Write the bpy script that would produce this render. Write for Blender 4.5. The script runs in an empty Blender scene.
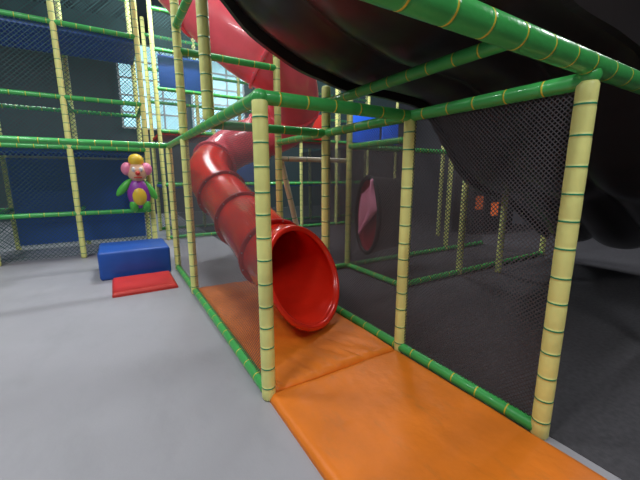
import bpy, bmesh, math, random
from mathutils import Vector, Matrix, noise
random.seed(4)
scene = bpy.context.scene
scene.view_settings.view_transform = 'Standard'

# ------------------------------------------------------------ materials
def new_mat(name):
    m = bpy.data.materials.new(name); m.use_nodes = True
    return m, m.node_tree.nodes, m.node_tree.links

def plastic(name, col, rough=0.4, bump=0.0, bscale=30.0, var=0.08, vscale=4.0, coat=0.0, spec=0.5):
    m, n, l = new_mat(name)
    b = n['Principled BSDF']
    tc = n.new('ShaderNodeTexCoord')
    nz = n.new('ShaderNodeTexNoise'); nz.inputs['Scale'].default_value = vscale; nz.inputs['Detail'].default_value = 6
    l.new(tc.outputs['Object'], nz.inputs['Vector'])
    cr = n.new('ShaderNodeValToRGB')
    cr.color_ramp.elements[0].position = 0.3; cr.color_ramp.elements[1].position = 0.7
    cr.color_ramp.elements[0].color = (*[max(0, c*(1-var)) for c in col], 1)
    cr.color_ramp.elements[1].color = (*[min(1, c*(1+var)) for c in col], 1)
    l.new(nz.outputs['Fac'], cr.inputs['Fac']); l.new(cr.outputs['Color'], b.inputs['Base Color'])
    b.inputs['Roughness'].default_value = rough
    b.inputs['Coat Weight'].default_value = coat
    b.inputs['Specular IOR Level'].default_value = spec
    if bump > 0:
        n2 = n.new('ShaderNodeTexNoise'); n2.inputs['Scale'].default_value = bscale; n2.inputs['Detail'].default_value = 3
        l.new(tc.outputs['Object'], n2.inputs['Vector'])
        bp = n.new('ShaderNodeBump'); bp.inputs['Strength'].default_value = bump; bp.inputs['Distance'].default_value = 0.02
        l.new(n2.outputs['Fac'], bp.inputs['Height']); l.new(bp.outputs['Normal'], b.inputs['Normal'])
    return m

def scuff(m, col, scale=9.0, lo=.62, hi=.72, amt=.5):
    """add irregular scuff marks / stains to a plastic() material"""
    n, l = m.node_tree.nodes, m.node_tree.links
    b = n['Principled BSDF']; src = b.inputs['Base Color'].links[0].from_socket
    tc = n.new('ShaderNodeTexCoord'); mp = n.new('ShaderNodeMapping'); mp.inputs['Scale'].default_value = (1, .45, 1)
    mp.inputs['Rotation'].default_value = (0, 0, .6)
    nz = n.new('ShaderNodeTexNoise'); nz.inputs['Scale'].default_value = scale; nz.inputs['Detail'].default_value = 8; nz.inputs['Roughness'].default_value = .65
    l.new(tc.outputs['Object'], mp.inputs['Vector']); l.new(mp.outputs['Vector'], nz.inputs['Vector'])
    r = n.new('ShaderNodeMapRange'); r.inputs['From Min'].default_value = lo; r.inputs['From Max'].default_value = hi; r.inputs['To Max'].default_value = amt
    l.new(nz.outputs['Fac'], r.inputs['Value'])
    mx = n.new('ShaderNodeMix'); mx.data_type = 'RGBA'
    l.new(r.outputs['Result'], mx.inputs[0]); l.new(src, mx.inputs[6]); mx.inputs[7].default_value = (*col, 1)
    l.new(mx.outputs[2], b.inputs['Base Color'])
    return m

def emis(name, col, s):
    m, n, l = new_mat(name)
    b = n['Principled BSDF']
    b.inputs['Base Color'].default_value = (*col, 1)
    b.inputs['Emission Color'].default_value = (*col, 1)
    b.inputs['Emission Strength'].default_value = s
    return m

def net_mat(name, col, cell=0.025, th=0.22):
    m, n, l = new_mat(name)
    b = n['Principled BSDF']; b.inputs['Base Color'].default_value = (*col, 1); b.inputs['Roughness'].default_value = 0.8
    b.inputs['Specular IOR Level'].default_value = 0.2
    out = n['Material Output']
    uv = n.new('ShaderNodeUVMap')
    mp = n.new('ShaderNodeMapping'); mp.inputs['Rotation'].default_value = (0, 0, math.radians(45))
    mp.inputs['Scale'].default_value = (1/cell, 1/cell, 1)
    l.new(uv.outputs['UV'], mp.inputs['Vector'])
    sp = n.new('ShaderNodeSeparateXYZ'); l.new(mp.outputs['Vector'], sp.inputs[0])
    res = []
    for ax in ('X', 'Y'):
        f = n.new('ShaderNodeMath'); f.operation = 'FRACT'; l.new(sp.outputs[ax], f.inputs[0])
        t = n.new('ShaderNodeMath'); t.operation = 'LESS_THAN'; t.inputs[1].default_value = th
        l.new(f.outputs[0], t.inputs[0]); res.append(t)
    mx = n.new('ShaderNodeMath'); mx.operation = 'MAXIMUM'
    l.new(res[0].outputs[0], mx.inputs[0]); l.new(res[1].outputs[0], mx.inputs[1])
    tr = n.new('ShaderNodeBsdfTransparent'); mix = n.new('ShaderNodeMixShader')
    l.new(mx.outputs[0], mix.inputs[0]); l.new(tr.outputs[0], mix.inputs[1]); l.new(b.outputs[0], mix.inputs[2])
    l.new(mix.outputs[0], out.inputs['Surface'])
    return m

M_YEL = plastic('yellow_vinyl', (0.86, 0.87, 0.30), 0.45, 0.15, 25)
M_GRN = plastic('green_vinyl', (0.06, 0.45, 0.10), 0.35, 0.15, 25, coat=0.3)
M_TIEG = plastic('green_tie', (0.02, 0.30, 0.14), 0.4)
M_TIEY = plastic('yellow_tie', (0.75, 0.62, 0.05), 0.4)
M_RED = plastic('red_polyethylene', (0.88, 0.030, 0.012), 0.24, 0.05, 12, coat=0.4)
M_PINK = plastic('pink_red_polyethylene', (0.95, 0.13, 0.17), 0.28, 0.05, 12, coat=0.3)
M_DRED = plastic('dark_red_flange', (0.5, 0.012, 0.012), 0.35)
M_MAROON = plastic('maroon_cloth', (0.32, 0.015, 0.03), 0.8)
M_MAG = plastic('pink_cloth', (1.0, 0.36, 0.55), 0.6)
M_ORG = scuff(plastic('orange_vinyl', (0.80, 0.205, 0.015), 0.48, 0.5, 6, var=0.13, vscale=2.5, spec=.4), (.50, .17, .04), 7, .56, .75, .5)
M_BLK = plastic('black_slide_polyethylene', (0.032, 0.026, 0.026), 0.28, 0.05, 10)
M_BLKV = plastic('black_vinyl', (0.015, 0.014, 0.015), 0.5)
M_BOLT = plastic('bolt_steel', (0.4, 0.4, 0.4), 0.3)
M_BLUE = plastic('blue_vinyl', (0.015, 0.09, 0.42), 0.45, 0.1)
M_BLUE2 = plastic('bright_blue_vinyl', (0.03, 0.16, 0.9), 0.45, 0.1)
M_REDV = plastic('red_vinyl', (0.6, 0.03, 0.02), 0.45, 0.1)
M_CREAM = plastic('cream_vinyl', (0.8, 0.7, 0.5), 0.5)
M_WHITE = plastic('white_paint', (0.7, 0.7, 0.7), 0.5)
M_FLOOR = scuff(plastic('grey_vinyl_floor', (0.36, 0.355, 0.385), 0.5, 0.05, 60, var=0.05, vscale=1.5), (.28, .28, .30), 3, .5, .75, .5)
M_CARP = plastic('charcoal_carpet', (0.085, 0.082, 0.09), 0.95, 0.4, 200, var=0.15, vscale=30, spec=0.1)
M_WALL = plastic('grey_wall_paint', (0.07, 0.075, 0.09), 0.8)
M_CEIL = plastic('dark_ceiling_paint', (0.06, 0.065, 0.075), 0.9)
M_NET = net_mat('black_net', (0.10, 0.09, 0.095), 0.019, 0.26)
M_NET2 = net_mat('black_net_dense', (0.075, 0.068, 0.075), 0.019, 0.30)
M_NETC = net_mat('coarse_net', (0.06, 0.12, 0.12), 0.05, 0.16)
M_WIN = emis('daylight_glass', (0.5, 0.88, 1.0), 1.1)
M_ORGLOW = emis('orange_glow', (1.0, 0.2, 0.04), 0.25)  # faint glow put into the orange colour, not a light fitting

# ------------------------------------------------------------ helpers
def empty(name):
    o = bpy.data.objects.new(name, None); scene.collection.objects.link(o); return o

def mesh_obj(name, bm, mats, parent=None, smooth=False):
    me = bpy.data.meshes.new(name); bm.normal_update(); bm.to_mesh(me); bm.free()
    for m in mats: me.materials.append(m)
    if smooth:
        for p in me.polygons: p.use_smooth = True
    o = bpy.data.objects.new(name, me); scene.collection.objects.link(o)
    if parent: o.parent = parent
    return o

def box(name, a, b, mat, parent=None, bev=0.0, seg=3):
    bm = bmesh.new()
    bmesh.ops.create_cube(bm, size=1)
    a = Vector(a); b = Vector(b); c = (a+b)/2; d = b-a
    for v in bm.verts: v.co = Vector((v.co.x*d.x, v.co.y*d.y, v.co.z*d.z)) + c
    if bev > 0:
        bmesh.ops.bevel(bm, geom=bm.edges[:], offset=bev, segments=seg, affect='EDGES', profile=0.5)
    return mesh_obj(name, bm, [mat], parent, bev > 0)

def blob(name, c, s, mat, parent, rot=0):
    bm = bmesh.new(); bmesh.ops.create_uvsphere(bm, u_segments=24, v_segments=16, radius=1)
    R = Matrix.Rotation(rot, 3, 'Y')
    for v in bm.verts: v.co = R @ Vector((v.co.x*s[0], v.co.y*s[1], v.co.z*s[2])) + Vector(c)
    return mesh_obj(name, bm, [mat], parent, True)

def padded(name, p0, p1, r, mat, tie, parent=None, sp=0.145, N=24, tw=0.0045):
    p0 = Vector(p0); p1 = Vector(p1); L = (p1-p0).length; d = (p1-p0)/L
    up = Vector((0, 0, 1)) if abs(d.z) < 0.9 else Vector((1, 0, 0))
    a = d.cross(up).normalized(); b = d.cross(a).normalized()
    prof = [(0, r*0.55, 0), (0.006, r*0.85, 0), (0.022, r, 0)]
    n = max(1, int(L/sp)); off = (L-(n-1)*sp)/2
    for k in range(n):
        t = off+k*sp + random.uniform(-.01, .01)
        if t < 0.05 or t > L-0.05: continue
        prof += [(t-.018, r, 0), (t-tw-.001, r*.965, 0), (t-tw, r*.99, 1), (t+tw, r*.99, 0), (t+tw+.001, r*.965, 0), (t+.018, r, 0)]
    prof += [(L-.022, r, 0), (L-.006, r*.85, 0), (L, r*.55, 0)]
    bm = bmesh.new(); rings = []
    for (t, rr, mi) in prof:
        c = p0+d*t
        rings.append([bm.verts.new(c+(a*math.cos(2*math.pi*i/N)+b*math.sin(2*math.pi*i/N))*rr) for i in range(N)])
    for j in range(len(rings)-1):
        for i in range(N):
            f = bm.faces.new((rings[j][i], rings[j][(i+1) % N], rings[j+1][(i+1) % N], rings[j+1][i]))
            f.material_index = prof[j][2]; f.smooth = True
    bm.faces.new(rings[0][::-1]); bm.faces.new(rings[-1])
    bmesh.ops.recalc_face_normals(bm, faces=bm.faces[:])
    return mesh_obj(name, bm, [mat, tie], parent)

def net(name, o, du, dv, mat, parent=None, hole=None, nu=10, nv=8):
    """planar net from corner o spanned by du, dv (metres), gently sagging; hole=(u,v,ru,rv) in metres"""
    o = Vector(o); du = Vector(du); dv = Vector(dv); nrm = du.cross(dv).normalized()
    bm = bmesh.new(); uvl = bm.loops.layers.uv.new('UVMap'); g = []
    for j in range(nv+1):
        row = []
        for i in range(nu+1):
            s, t = i/nu, j/nv
            row.append(bm.verts.new(o+du*s+dv*t+nrm*0.02*math.sin(math.pi*s)*math.sin(math.pi*t)))
        g.append(row)
    for j in range(nv):
        for i in range(nu):
            if hole:
                cu = (i+.5)/nu*du.length; cv = (j+.5)/nv*dv.length
                if ((cu-hole[0])/hole[2])**2+((cv-hole[1])/hole[3])**2 < 1: continue
            f = bm.faces.new((g[j][i], g[j][i+1], g[j+1][i+1], g[j+1][i])); f.smooth = True
            for lp, (s, t) in zip(f.loops, ((i, j), (i+1, j), (i+1, j+1), (i, j+1))):
                lp[uvl].uv = (s/nu*du.length, t/nv*dv.length)
    return mesh_obj(name, bm, [mat], parent)

def catmull(pts, n):
    P = [Vector(p) for p in pts]; P = [P[0]*2-P[1]]+P+[P[-1]*2-P[-2]]
    out = []
    for k in range(1, len(P)-2):
        for i in range(n):
            t = i/n; a, b, c, d = P[k-1], P[k], P[k+1], P[k+2]
            out.append(0.5*((2*b)+(c-a)*t+(2*a-5*b+4*c-d)*t*t+(3*b-a-3*c+d)*t**3))
    out.append(P[-2]); return out

def tube_slide(name, pts, r, mouth_n, mouth_r, flare_len, mats, pink_until=0.0, N=48, joint=1.0, r_top=None):
    root = empty(name)
    path = catmull(pts, 14)
    L = [0]
    for i in range(1, len(path)): L.append(L[-1]+(path[i]-path[i-1]).length)
    tot = L[-1]
    mn = Vector(mouth_n).normalized()
    fr = []
    a = None
    for i, p in enumerate(path):
        d = (path[min(i+1, len(path)-1)]-path[max(i-1, 0)]).normalized()
        rem = tot-L[i]
        w = max(0.0, 1-rem/flare_len); w = w*w*(3-2*w)
        d = d.lerp(mn, w).normalized()
        if a is None: a = d.cross(Vector((0, 0, 1))).normalized()
        a = (a-d*a.dot(d)).normalized(); b = d.cross(a)
        base = r
        if r_top:
            q = min(1, max(0, (L[i]/tot-.25)/.35)); base = r_top+(r-r_top)*q
        rr = base+(mouth_r-base)*w
        fr.append((p, d, a, b, rr))
    bm = bmesh.new()
    def ring(p, a, b, rr): return [bm.verts.new(p+(a*math.cos(2*math.pi*k/N)+b*math.sin(2*math.pi*k/N))*rr) for k in range(N)]
    outer = [(p, a, b, rr) for (p, d, a, b, rr) in fr]
    p, d, a, b, rr = fr[-1]
    lip = []
    for k in range(9):
        an = math.pi*k/8
        lip.append((p+d*0.028*math.sin(an), a, b, rr+0.028*math.cos(an)))
    inner = [(p, a, b, rr-0.03) for (p, d, a, b, rr) in reversed(fr)]
    seq = outer+lip+inner
    R = [ring(*s) for s in seq]
    n_out = len(outer)
    for j in range(len(R)-1):
        idx = j if j < n_out else (len(R)-1-j)
        mi = 1 if (idx < len(L) and L[idx] < pink_until*tot) else 0
        for k in range(N):
            f = bm.faces.new((R[j][k], R[j][(k+1) % N], R[j+1][(k+1) % N], R[j+1][k])); f.smooth = True; f.material_index = mi
    bmesh.ops.recalc_face_normals(bm, faces=bm.faces[:])
    mesh_obj('tube_body', bm, [mats[0], mats[1]], root)
    s = flare_len*1.05; c = 0
    while s < tot-0.1:
        t = tot-s
        i = min(range(len(L)), key=lambda q: abs(L[q]-t))
        p, d, a, b, rr = fr[i]
        bm = bmesh.new()
        prof = [(-.022, 0), (-.022, .04), (-.014, .048), (.014, .048), (.022, .04), (.022, 0)]
        RR_ = []
        for (t2, q) in prof:
            RR_.append([bm.verts.new(p+d*t2+(a*math.cos(2*math.pi*k/N)+b*math.sin(2*math.pi*k/N))*(rr-0.004+q)) for k in range(N)])
        for j in range(len(RR_)-1):
            for k in range(N):
                f = bm.faces.new((RR_[j][k], RR_[j][(k+1) % N], RR_[j+1][(k+1) % N], RR_[j+1][k])); f.smooth = False
        for k in range(12):
            an = 2*math.pi*k/12
            c0 = p+(a*math.cos(an)+b*math.sin(an))*(rr+0.026)
            mt = Matrix.Translation(c0) @ d.to_track_quat('Z', 'Y').to_matrix().to_4x4()
            res = bmesh.ops.create_cone(bm, cap_ends=True, segments=6, radius1=.009, radius2=.009, depth=.062, matrix=mt)
            for v in res['verts']:
                for f in v.link_faces: f.material_index = 1
        fm = mats[1] if (t < pink_until*tot) else mats[2]
        mesh_obj('flange_%d' % c, bm, [fm, M_BOLT], root)
        c += 1; s += joint
    return root

# ------------------------------------------------------------ room shell
box('floor', (-6, -4, -0.1), (11, 15, 0), M_FLOOR)
box('carpet', (2.04, -3.98, 0.0), (10.98, 14.8, 0.006), M_CARP)
box('wall_back', (-6, 15, 0), (11, 15.1, 7), M_WALL)
box('wall_left', (-6.1, -4, 0), (-6, 15, 7), M_WALL)
box('wall_right', (11, -4, 0), (11.1, 15, 7), M_WALL)
box('wall_front', (-6, -4.1, 0), (11, -4, 7), M_WALL)
box('ceiling', (-6, -4, 7), (11, 15, 7.1), M_CEIL)
for k in range(2):
    w = empty('window_%d' % (k+1))
    x0 = .5+k*2.5
    box('glass', (x0, 14.9, 3.3), (x0+2.2, 14.94, 6.2), M_WIN, w)
    for xx in (x0, x0+0.71, x0+1.43, x0+2.14): box('mullion', (xx, 14.84, 3.25), (xx+.06, 14.93, 6.25), M_WHITE, w)
    for zz in (3.25, 3.8, 4.4, 5.0, 5.6, 6.2): box('transom', (x0-.02, 14.83, zz), (x0+2.22, 14.93, zz+.06), M_WHITE, w)

def lamp(x, y, z, power, sx=1.2, sy=0.4, col=(1, .97, .93)):
    e = empty('ceiling_lamp')
    box('housing', (x-sx/2-.04, y-sy/2-.04, z+.01), (x+sx/2+.04, y+sy/2+.04, z+.09), M_WHITE, e, .01)
    box('rod', (x-.01, y-.01, z+.09), (x+.01, y+.01, 7.0), M_BOLT, e)
    ld = bpy.data.lights.new('lamp_light', 'AREA'); ld.shape = 'RECTANGLE'; ld.size = sx; ld.size_y = sy
    ld.energy = power; ld.color = col
    lo = bpy.data.objects.new('lamp_light', ld); lo.location = (x, y, z-0.005); scene.collection.objects.link(lo); lo.parent = e
lamp(-1.8, 0.6, 5.6, 140, 1.6, .6, col=(.97, .99, 1))
lamp(-2.2, 4.2, 5.6, 160, 1.6, .6, col=(.96, .98, 1))
lamp(0.9, -1.9, 5.0, 120, 2.2, .8, col=(.97, .99, 1))
lamp(1.9, 4.1, 6.2, 70, 1.2, .5, col=(.97, .99, 1))  # added lamp, no fixture known here; brightens pink flap and slide mouth
lamp(1.2, 7.6, 6.0, 200, col=(.9, .97, 1))
lamp(5.5, 6.6, 6.0, 190, col=(.9, .95, 1))  # added lamp to light the coloured panels of the far tower
lamp(7.5, 1.0, 5.6, 90, col=(.95, .97, 1))
lamp(-2.0, 10, 6.0, 150, col=(.9, .97, 1))
lamp(4.5, 12.5, 6.0, 220, col=(.9, .97, 1))

world = bpy.data.worlds.new('World'); scene.world = world; world.use_nodes = True
world.node_tree.nodes['Background'].inputs[0].default_value = (0.5, 0.52, 0.6, 1)
world.node_tree.nodes['Background'].inputs[1].default_value = 0.1

# ------------------------------------------------------------ main frame
XL, XR = 0.77, 1.99
YN, Y1, Y2, Y3 = 0.80, 1.94, 3.15, 4.38
RP, RR = 0.047, 0.041
ZT = 1.95
F = empty('soft_play_frame')
def post(x, y, z0=0.0, z1=2.0, r=RP, parent=None, nm='post'): return padded(nm, (x, y, z0), (x, y, z1), r, M_YEL, M_TIEG, parent or F)
def rail(p0, p1, r=RR, parent=None, nm='rail'): return padded(nm, p0, p1, r, M_GRN, M_TIEY, parent or F, sp=0.2)
def cap(x, y, z, parent=None):
    bm = bmesh.new(); bmesh.ops.create_uvsphere(bm, u_segments=20, v_segments=12, radius=0.05)
    for v in bm.verts: v.co = Vector((v.co.x, v.co.y, v.co.z*0.9))+Vector((x, y, z))
    mesh_obj('corner_cap', bm, [M_GRN], parent or F, True)
post(XL, Y1, 0, 1.945); cap(XL, Y1, ZT)
post(XR, Y1, 0, 1.935); cap(XR, Y1, ZT)
post(XR, Y2, 0, 2.42)
post(XL, Y3, 0, 1.94)
post(XL, 5.7, 0, 1.94)
post(XL, Y2, 1.98, 5.2, 0.05)
post(XR, Y3, 0, 4.2)
post(XR, YN, 0, 1.95); cap(XR, YN, ZT+.02)
rail((XL, Y1, ZT), (XL, 5.7, ZT)); rail((XL, Y1, ZT), (XR, Y1, ZT))
rail((XR, YN, ZT), (XR, Y3, ZT)); rail((XL, Y2, ZT), (XR, Y2, ZT))
rail((XR, 1.2, 2.25), (XR, Y2, 2.25), .044)
box('hanger_bracket', (XR-.02, 1.3, 2.27), (XR+.02, 1.36, 2.42), M_BLKV, F)
rail((-1.6, YN, 2.02), (3.9, YN, 2.02), .05)
post(-1.6, YN, 0, 2.0); post(3.9, YN, .006, 2.0)
rail((XL, 5.7, ZT), (-1.7, 5.7, ZT)); post(-1.7, 5.7, 0, 1.94)
rail((XL, Y3, 2.9), (XR, Y3, 2.9)); post(XL, Y3, 1.98, 5.2)
rail((XL, Y2, 3.15), (XL, Y3, 3.15))
rail((XL, Y1+.03, .05), (XL, 5.7, .05)); rail((XR, YN, .05), (XR, Y3, .05))
net('net_left', (XL, Y1, .05), (0, Y3-Y1, 0), (0, 0, 1.9), M_NET, F)
net('net_left_rear', (XL, Y3, .05), (0, 5.7-Y3, 0), (0, 0, 1.9), M_NET, F)
net('net_right', (XR, Y1, .05), (0, Y2-Y1, 0), (0, 0, 1.9), M_NET, F)
net('net_right_front', (XR, YN, .05), (0, Y1-YN, 0), (0, 0, 1.9), M_NET2, F)
padded('cream_pole', (2.08, Y3+.12, 1.72), (2.5, Y3+.12, .03), .04, M_CREAM, M_TIEG, F, .3)
padded('cream_rail', (XR, Y3+.05, 1.74), (3.2, Y3+.05, 1.74), .035, M_CREAM, M_TIEG, F, .3)
def gp(x, y, h): post(x, y, 0.006, h)
gp(3.2, Y3, 2.9); gp(4.42, Y2, 1.95); gp(5.05, 2.9, 1.5); gp(5.65, Y3, 2.4); gp(6.9, Y2, 2.4); gp(6.9, 5.6, 2.4)
rail((3.2, Y2, .05), (3.2, Y3, .05))
rail((3.2, Y2, .05), (6.9, Y2, .05))
rail((XR, Y3, .05), (6.9, Y3, .05))
rail((3.2, Y3, ZT), (6.9, Y3, ZT))
rail((3.2, Y2, ZT), (3.2, Y3, ZT))
rail((XR, Y3, 2.5), (3.2, Y3, 2.5))
net('net_a', (3.2, Y3, .05), (3.7, 0, 0), (0, 0, 1.9), M_NET2, F)
net('net_b', (3.2, Y3, .05), (0, 1.6, 0), (0, 0, 1.9), M_NET2, F)
CY, CZ, RY, RZ = 3.90, .92, .28, .58
net('net_c', (3.2, Y2, .05), (0, Y3-Y2, 0), (0, 0, 1.9), M_NET, F, hole=(CY-Y2, CZ-.05, RY, RZ), nu=50, nv=76)

# oval crawl-through opening with pink flap
T = empty('crawl_tunnel')
bm = bmesh.new(); N = 56; rings = []
prof = [(.0, .02), (-.03, .0), (-.03, -.035), (0, -.05), (.25, -.06), (.6, -.09), (.6, -.04), (.05, .0), (0, .02)]
for (dx, dr) in prof:
    rings.append([bm.verts.new((3.2+dx, CY+math.cos(2*math.pi*k/N)*(RY+dr), CZ+math.sin(2*math.pi*k/N)*(RZ+dr))) for k in range(N)])
for j in range(len(prof)-1):
    for k in range(N):
        f = bm.faces.new((rings[j][k], rings[j][(k+1) % N], rings[j+1][(k+1) % N], rings[j+1][k])); f.smooth = True
        f.material_index = 1 if j in (3, 4) else 0
bmesh.ops.recalc_face_normals(bm, faces=bm.faces[:])
mesh_obj('padded_ring', bm, [M_BLKV, M_MAROON], T)
bm = bmesh.new()
vs = [bm.verts.new((3.26, CY+math.cos(2*math.pi*k/N)*(RY-.055), CZ+math.sin(2*math.pi*k/N)*(RZ-.055))) for k in range(N)]
bm.faces.new(vs); mesh_obj('tunnel_back_cloth', bm, [M_MAROON], T)
bm = bmesh.new(); g = []
for i in range(25):
    s = i/24; row = []
    zc = CZ+.52-.80*s
    half = RY*math.sqrt(max(0, 1-((zc-CZ)/RZ)**2))*.93
    y_right = CY-half
    y_left = CY-half+(.36*min(1, s/.25) if s < .25 else .36+(.07*(s-.25)))*min(1, (half/.26))
    if s > .55: y_right = y_right+(y_left-y_right)*((s-.55)/.45)**.8*.92
    for j in range(9):
        q = j/8
        row.append(bm.verts.new((3.165+.022*math.sin(q*9+s*4), y_right+(y_left-y_right)*q, zc+.02*math.sin(q*6))))
    g.append(row)
for i in range(24):
    for j in range(8):
        f = bm.faces.new((g[i][j], g[i+1][j], g[i+1][j+1], g[i][j+1])); f.smooth = True
o = mesh_obj('pink_flap', bm, [M_MAG], T); sm = o.modifiers.new('t', 'SOLIDIFY'); sm.thickness = .01

# ------------------------------------------------------------ slides
tube_slide('tube_slide', [(0.75, 6.2, 4.9), (1.08, 5.80, 4.40), (1.68, 5.20, 3.54), (2.40, 4.98, 3.00), (2.8, 5.75, 2.45), (1.95, 6.4, 2.0),
                          (1.42, 5.95, 1.55), (1.48, 5.05, 1.1), (1.45, 3.9, .80), (1.44, 3.3, .65), (1.48, 2.70, .56)],
           0.36, (.39, -.86, .40), 0.485, 0.62, [M_RED, M_PINK, M_DRED], pink_until=0.60, joint=1.05, r_top=.46)

def lerp_prof(x):
    P = [(-.6, 4.1), (.3, 3.42), (.89, 2.93), (1.1, 2.73), (1.37, 2.585), (1.62, 2.485), (1.91, 2.42), (2.15, 2.37), (2.8, 2.35), (3.35, 2.26), (3.75, 1.9), (4.15, 1.5), (4.6, 1.28), (5.1, 1.15), (6.0, .75), (6.8, .35)]
    P = [(P[0][0]-.5, P[0][1]+.3)]+P+[(P[-1][0]+.5, P[-1][1]-.1)]
    for k in range(1, len(P)-2):
        if P[k][0] <= x <= P[k+1][0]:
            t = (x-P[k][0])/(P[k+1][0]-P[k][0]); a, b, c, d = P[k-1], P[k], P[k+1], P[k+2]
            m0 = (c[1]-a[1])/(c[0]-a[0])*(c[0]-b[0]); m1 = (d[1]-b[1])/(d[0]-b[0])*(c[0]-b[0])
            return (2*t**3-3*t*t+1)*b[1]+(t**3-2*t*t+t)*m0+(-2*t**3+3*t*t)*c[1]+(t**3-t*t)*m1
    return P[-2][1]
W = empty('wave_slide')
bm = bmesh.new(); NX, NY = 110, 60; g = []
ya, yb = .98, 3.04
for i in range(NX+1):
    x = -.6+7.4*i/NX; row = []
    for j in range(NY+1):
        s = j/NY; y = ya+(yb-ya)*s
        q = (s*3) % 1.0 if s < 1 else 1.0
        z = lerp_prof(x)+.01+.12*abs(2*q-1)**2.4
        row.append(bm.verts.new((x, y, z)))
    g.append(row)
for i in range(NX):
    for j in range(NY):
        f = bm.faces.new((g[i][j], g[i+1][j], g[i+1][j+1], g[i][j+1])); f.smooth = True
o = mesh_obj('slide_bed', bm, [M_BLK], W)
sm = o.modifiers.new('thick', 'SOLIDIFY'); sm.thickness = .03; sm.offset = 1
for yy in (ya, yb):
    bm = bmesh.new(); prev = None
    for i in range(NX+1):
        x = -.6+7.4*i/NX; z = lerp_prof(x)
        c = [bm.verts.new((x, yy-.025, z+.0)), bm.verts.new((x, yy+.025, z+.0)), bm.verts.new((x, yy+.025, z+.42)), bm.verts.new((x, yy-.025, z+.42))]
        if prev:
            for k in range(4): bm.faces.new((prev[k], prev[(k+1) % 4], c[(k+1) % 4], c[k]))
        else: bm.faces.new(c)
        prev = c
    bm.faces.new(prev[::-1]); bmesh.ops.recalc_face_normals(bm, faces=bm.faces[:])
    mesh_obj('side_wall', bm, [M_BLK], W)

# ------------------------------------------------------------ mats
def mat_pad(name, x0, y0, x1, y1, h, mat, amp=.006, seed=0, z0=0.0, wr=0.0):
    bm = bmesh.new(); nx = max(8, int((x1-x0)/.02)); ny = max(8, int((y1-y0)/.02)); g = []
    for i in range(nx+1):
        row = []
        for j in range(ny+1):
            x = x0+(x1-x0)*i/nx; y = y0+(y1-y0)*j/ny
            e = min(x-x0, x1-x, y-y0, y1-y)
            k = min(1, e/.05); edge = math.sqrt(max(0, 1-(1-k)**2))
            z = z0+h*(.45+.55*edge)+amp*edge*(noise.noise(Vector((x*2.2, y*2.2, seed)))+.5*noise.noise(Vector((x*9, y*4, seed+3))))
            z -= wr*edge*max(0, 1-(y-y0)/.55)*max(0, noise.noise(Vector((x*14+y*5, y*3, seed+9))))**.7
            row.append(bm.verts.new((x, y, z)))
        g.append(row)
    for i in range(nx):
        for j in range(ny):
            f = bm.faces.new((g[i][j], g[i+1][j], g[i+1][j+1], g[i][j+1])); f.smooth = True
    border = [g[i][0] for i in range(nx+1)]+[g[nx][j] for j in range(1, ny+1)]+[g[i][ny] for i in range(nx-1, -1, -1)]+[g[0][j] for j in range(ny-1, 0, -1)]
    low = [bm.verts.new((v.co.x, v.co.y, z0)) for v in border]
    n = len(border)
    for k in range(n): bm.faces.new((border[k], low[k], low[(k+1) % n], border[(k+1) % n]))
    bm.faces.new(low)
    bmesh.ops.recalc_face_normals(bm, faces=bm.faces[:])
    return mesh_obj(name, bm, [mat])
mat_pad('crash_mat', XL+.045, Y1+.005, XR-.05, 4.45, .055, M_ORG, .018, 1, wr=.03)
mat_pad('crash_mat.001', XL-.01, -.6, XR-.05, Y1-.008, .05, M_ORG, .009, 7)
mat_pad('landing_mat', -.15, 4.75, .62, 5.55, .06, M_REDV, .004, 4)
B = empty('padded_step')
box('lower_block', (-.3, 5.62, 0), (.66, 6.5, .42), M_BLUE, B, .04)

# ------------------------------------------------------------ left rear structure
H = empty('play_tower')
xs = [-4.2, -3.0, -1.8, -.6, .62]
for y in (7.5, 9.0):
    for x in xs: post(x, y, 0, 5.4, parent=H)
    for z in (.83, 2.0, 2.83, 4.0, 5.2): rail((xs[0], y, z), (xs[-1], y, z), parent=H)
    net('net', (xs[0], y, .05), (xs[-1]-xs[0], 0, 0), (0, 0, 5.1), M_NETC, H)
for x in xs:
    for z in (.83, 2.0, 2.83, 4.0): rail((x, 7.5, z), (x, 9.0, z), parent=H)
box('deck', (xs[0], 7.55, 1.9), (xs[-1], 8.95, 1.97), M_BLUE, H)
box('deck_upper', (xs[0], 7.55, 3.9), (xs[-1], 8.95, 3.97), M_BLUE, H)
box('panel_blue', (-1.75, 8.9, .1), (.55, 8.95, 1.85), M_BLUE, H)
K = empty('climbing_tower')
xs2 = [1.0, 2.2, 3.4, 4.6, 5.8, 7.0, 8.2]
for y in (8.6, 10.2):
    for x in xs2: post(x, y, 0.006 if x > 2.06 else 0, 5.4, parent=K)
    for z in (.06, 1.3, 2.5, 3.4, 4.2, 5.0): rail((xs2[0], y, z), (xs2[-1], y, z), parent=K)
    net('net', (xs2[0], y, .07), (xs2[-1]-xs2[0], 0, 0), (0, 0, 5), M_NETC, K)
box('deck', (1.0, 8.6, 1.22), (8.2, 10.2, 1.28), M_BLUE, K)
box('deck_upper', (1.0, 8.6, 2.42), (8.2, 10.2, 2.48), M_REDV, K)
box('panel_blue', (6.2, 8.5, 2.5), (7.4, 8.55, 3.3), M_BLUE2, K, .02)
box('panel_blue_side', (7.5, 8.5, 2.5), (8.2, 8.55, 3.2), M_BLUE2, K, .02)
box('panel_red', (4.4, 8.5, 2.5), (5.4, 8.55, 3.2), M_REDV, K, .02)
box('panel_blue_low', (2.3, 8.7, 1.35), (3.3, 8.75, 2.4), M_BLUE, K, .02)
box('panel_blue_upper', (1.1, 8.7, 3.45), (2.1, 8.75, 4.15), M_BLUE, K, .02)

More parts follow.
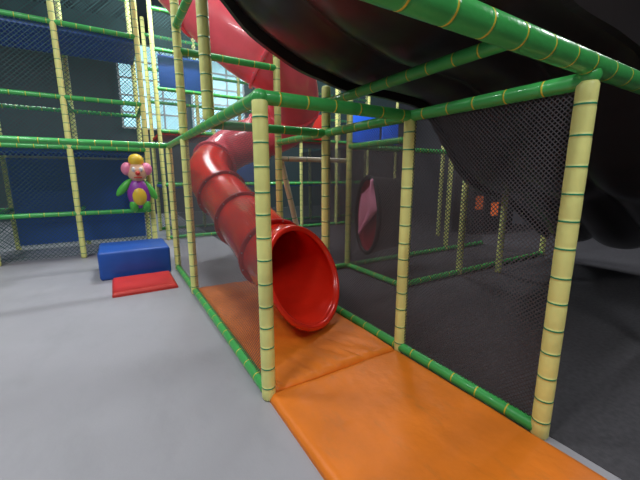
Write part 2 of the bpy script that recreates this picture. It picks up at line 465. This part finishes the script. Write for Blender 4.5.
# cartoon figure decoration on the tower rail
C = empty('cartoon_clown_figure')
fx, fy, fz = .40, 7.30, .87
cg = plastic('cartoon_green', (.1, .55, .08)); cp = plastic('cartoon_purple', (.3, .05, .4)); cy = plastic('cartoon_yellow', (.85, .6, .05))
ck = plastic('cartoon_pink', (.85, .25, .4)); cs = plastic('cartoon_skin', (.8, .5, .32))
blob('body', (fx, fy, fz+.30), (.20, .12, .28), cp, C); blob('belly', (fx, fy-.06, fz+.26), (.13, .09, .18), cy, C)
blob('leg_1', (fx-.1, fy, fz+.08), (.08, .1, .12), cg, C); blob('leg_2', (fx+.1, fy, fz+.08), (.08, .1, .12), cg, C)
blob('arm_1', (fx-.24, fy, fz+.42), (.07, .07, .20), cg, C, .7); blob('arm_2', (fx+.2, fy, fz+.36), (.07, .07, .2), cg, C, -.5)
blob('head', (fx, fy, fz+.70), (.17, .15, .18), cs, C)
blob('hair_1', (fx-.16, fy, fz+.76), (.1, .1, .12), ck, C); blob('hair_2', (fx+.16, fy, fz+.76), (.1, .1, .12), ck, C)
blob('hat', (fx, fy, fz+.92), (.13, .12, .12), cy, C); blob('nose', (fx, fy-.15, fz+.68), (.04, .04, .04), M_REDV, C)
blob('eye_1', (fx-.06, fy-.13, fz+.75), (.035, .03, .045), M_WHITE, C); blob('eye_2', (fx+.06, fy-.13, fz+.75), (.035, .03, .045), M_WHITE, C)
box('mouth', (fx-.07, fy-.15, fz+.59), (fx+.07, fy-.12, fz+.61), M_REDV, C, .008)

for i, (x, z) in enumerate([(7.9, .65), (8.6, .45), (9.3, .7)]):
    e = empty('arcade_cabinet')
    box('cabinet', (x-.1, 5.3, .006), (x+.4, 5.9, 1.5), M_BLKV, e, .02)
    box('glow_panel', (x, 5.27, z), (x+.28, 5.31, z+.35), M_ORGLOW, e)  # orange padded piece, its glow put into the material
    box('header', (x-.08, 5.27, 1.25), (x+.38, 5.31, 1.42), M_BLUE2, e)

# ------------------------------------------------------------ camera
cd = bpy.data.cameras.new('Camera'); cd.sensor_width = 36; cd.lens = 335/640*36
co = bpy.data.objects.new('Camera', cd); scene.collection.objects.link(co)
co.location = (0, 0, 1.5); co.rotation_euler = (math.radians(90-10.8), 0, math.radians(-31.3))
cd.clip_start = .02
scene.camera = co
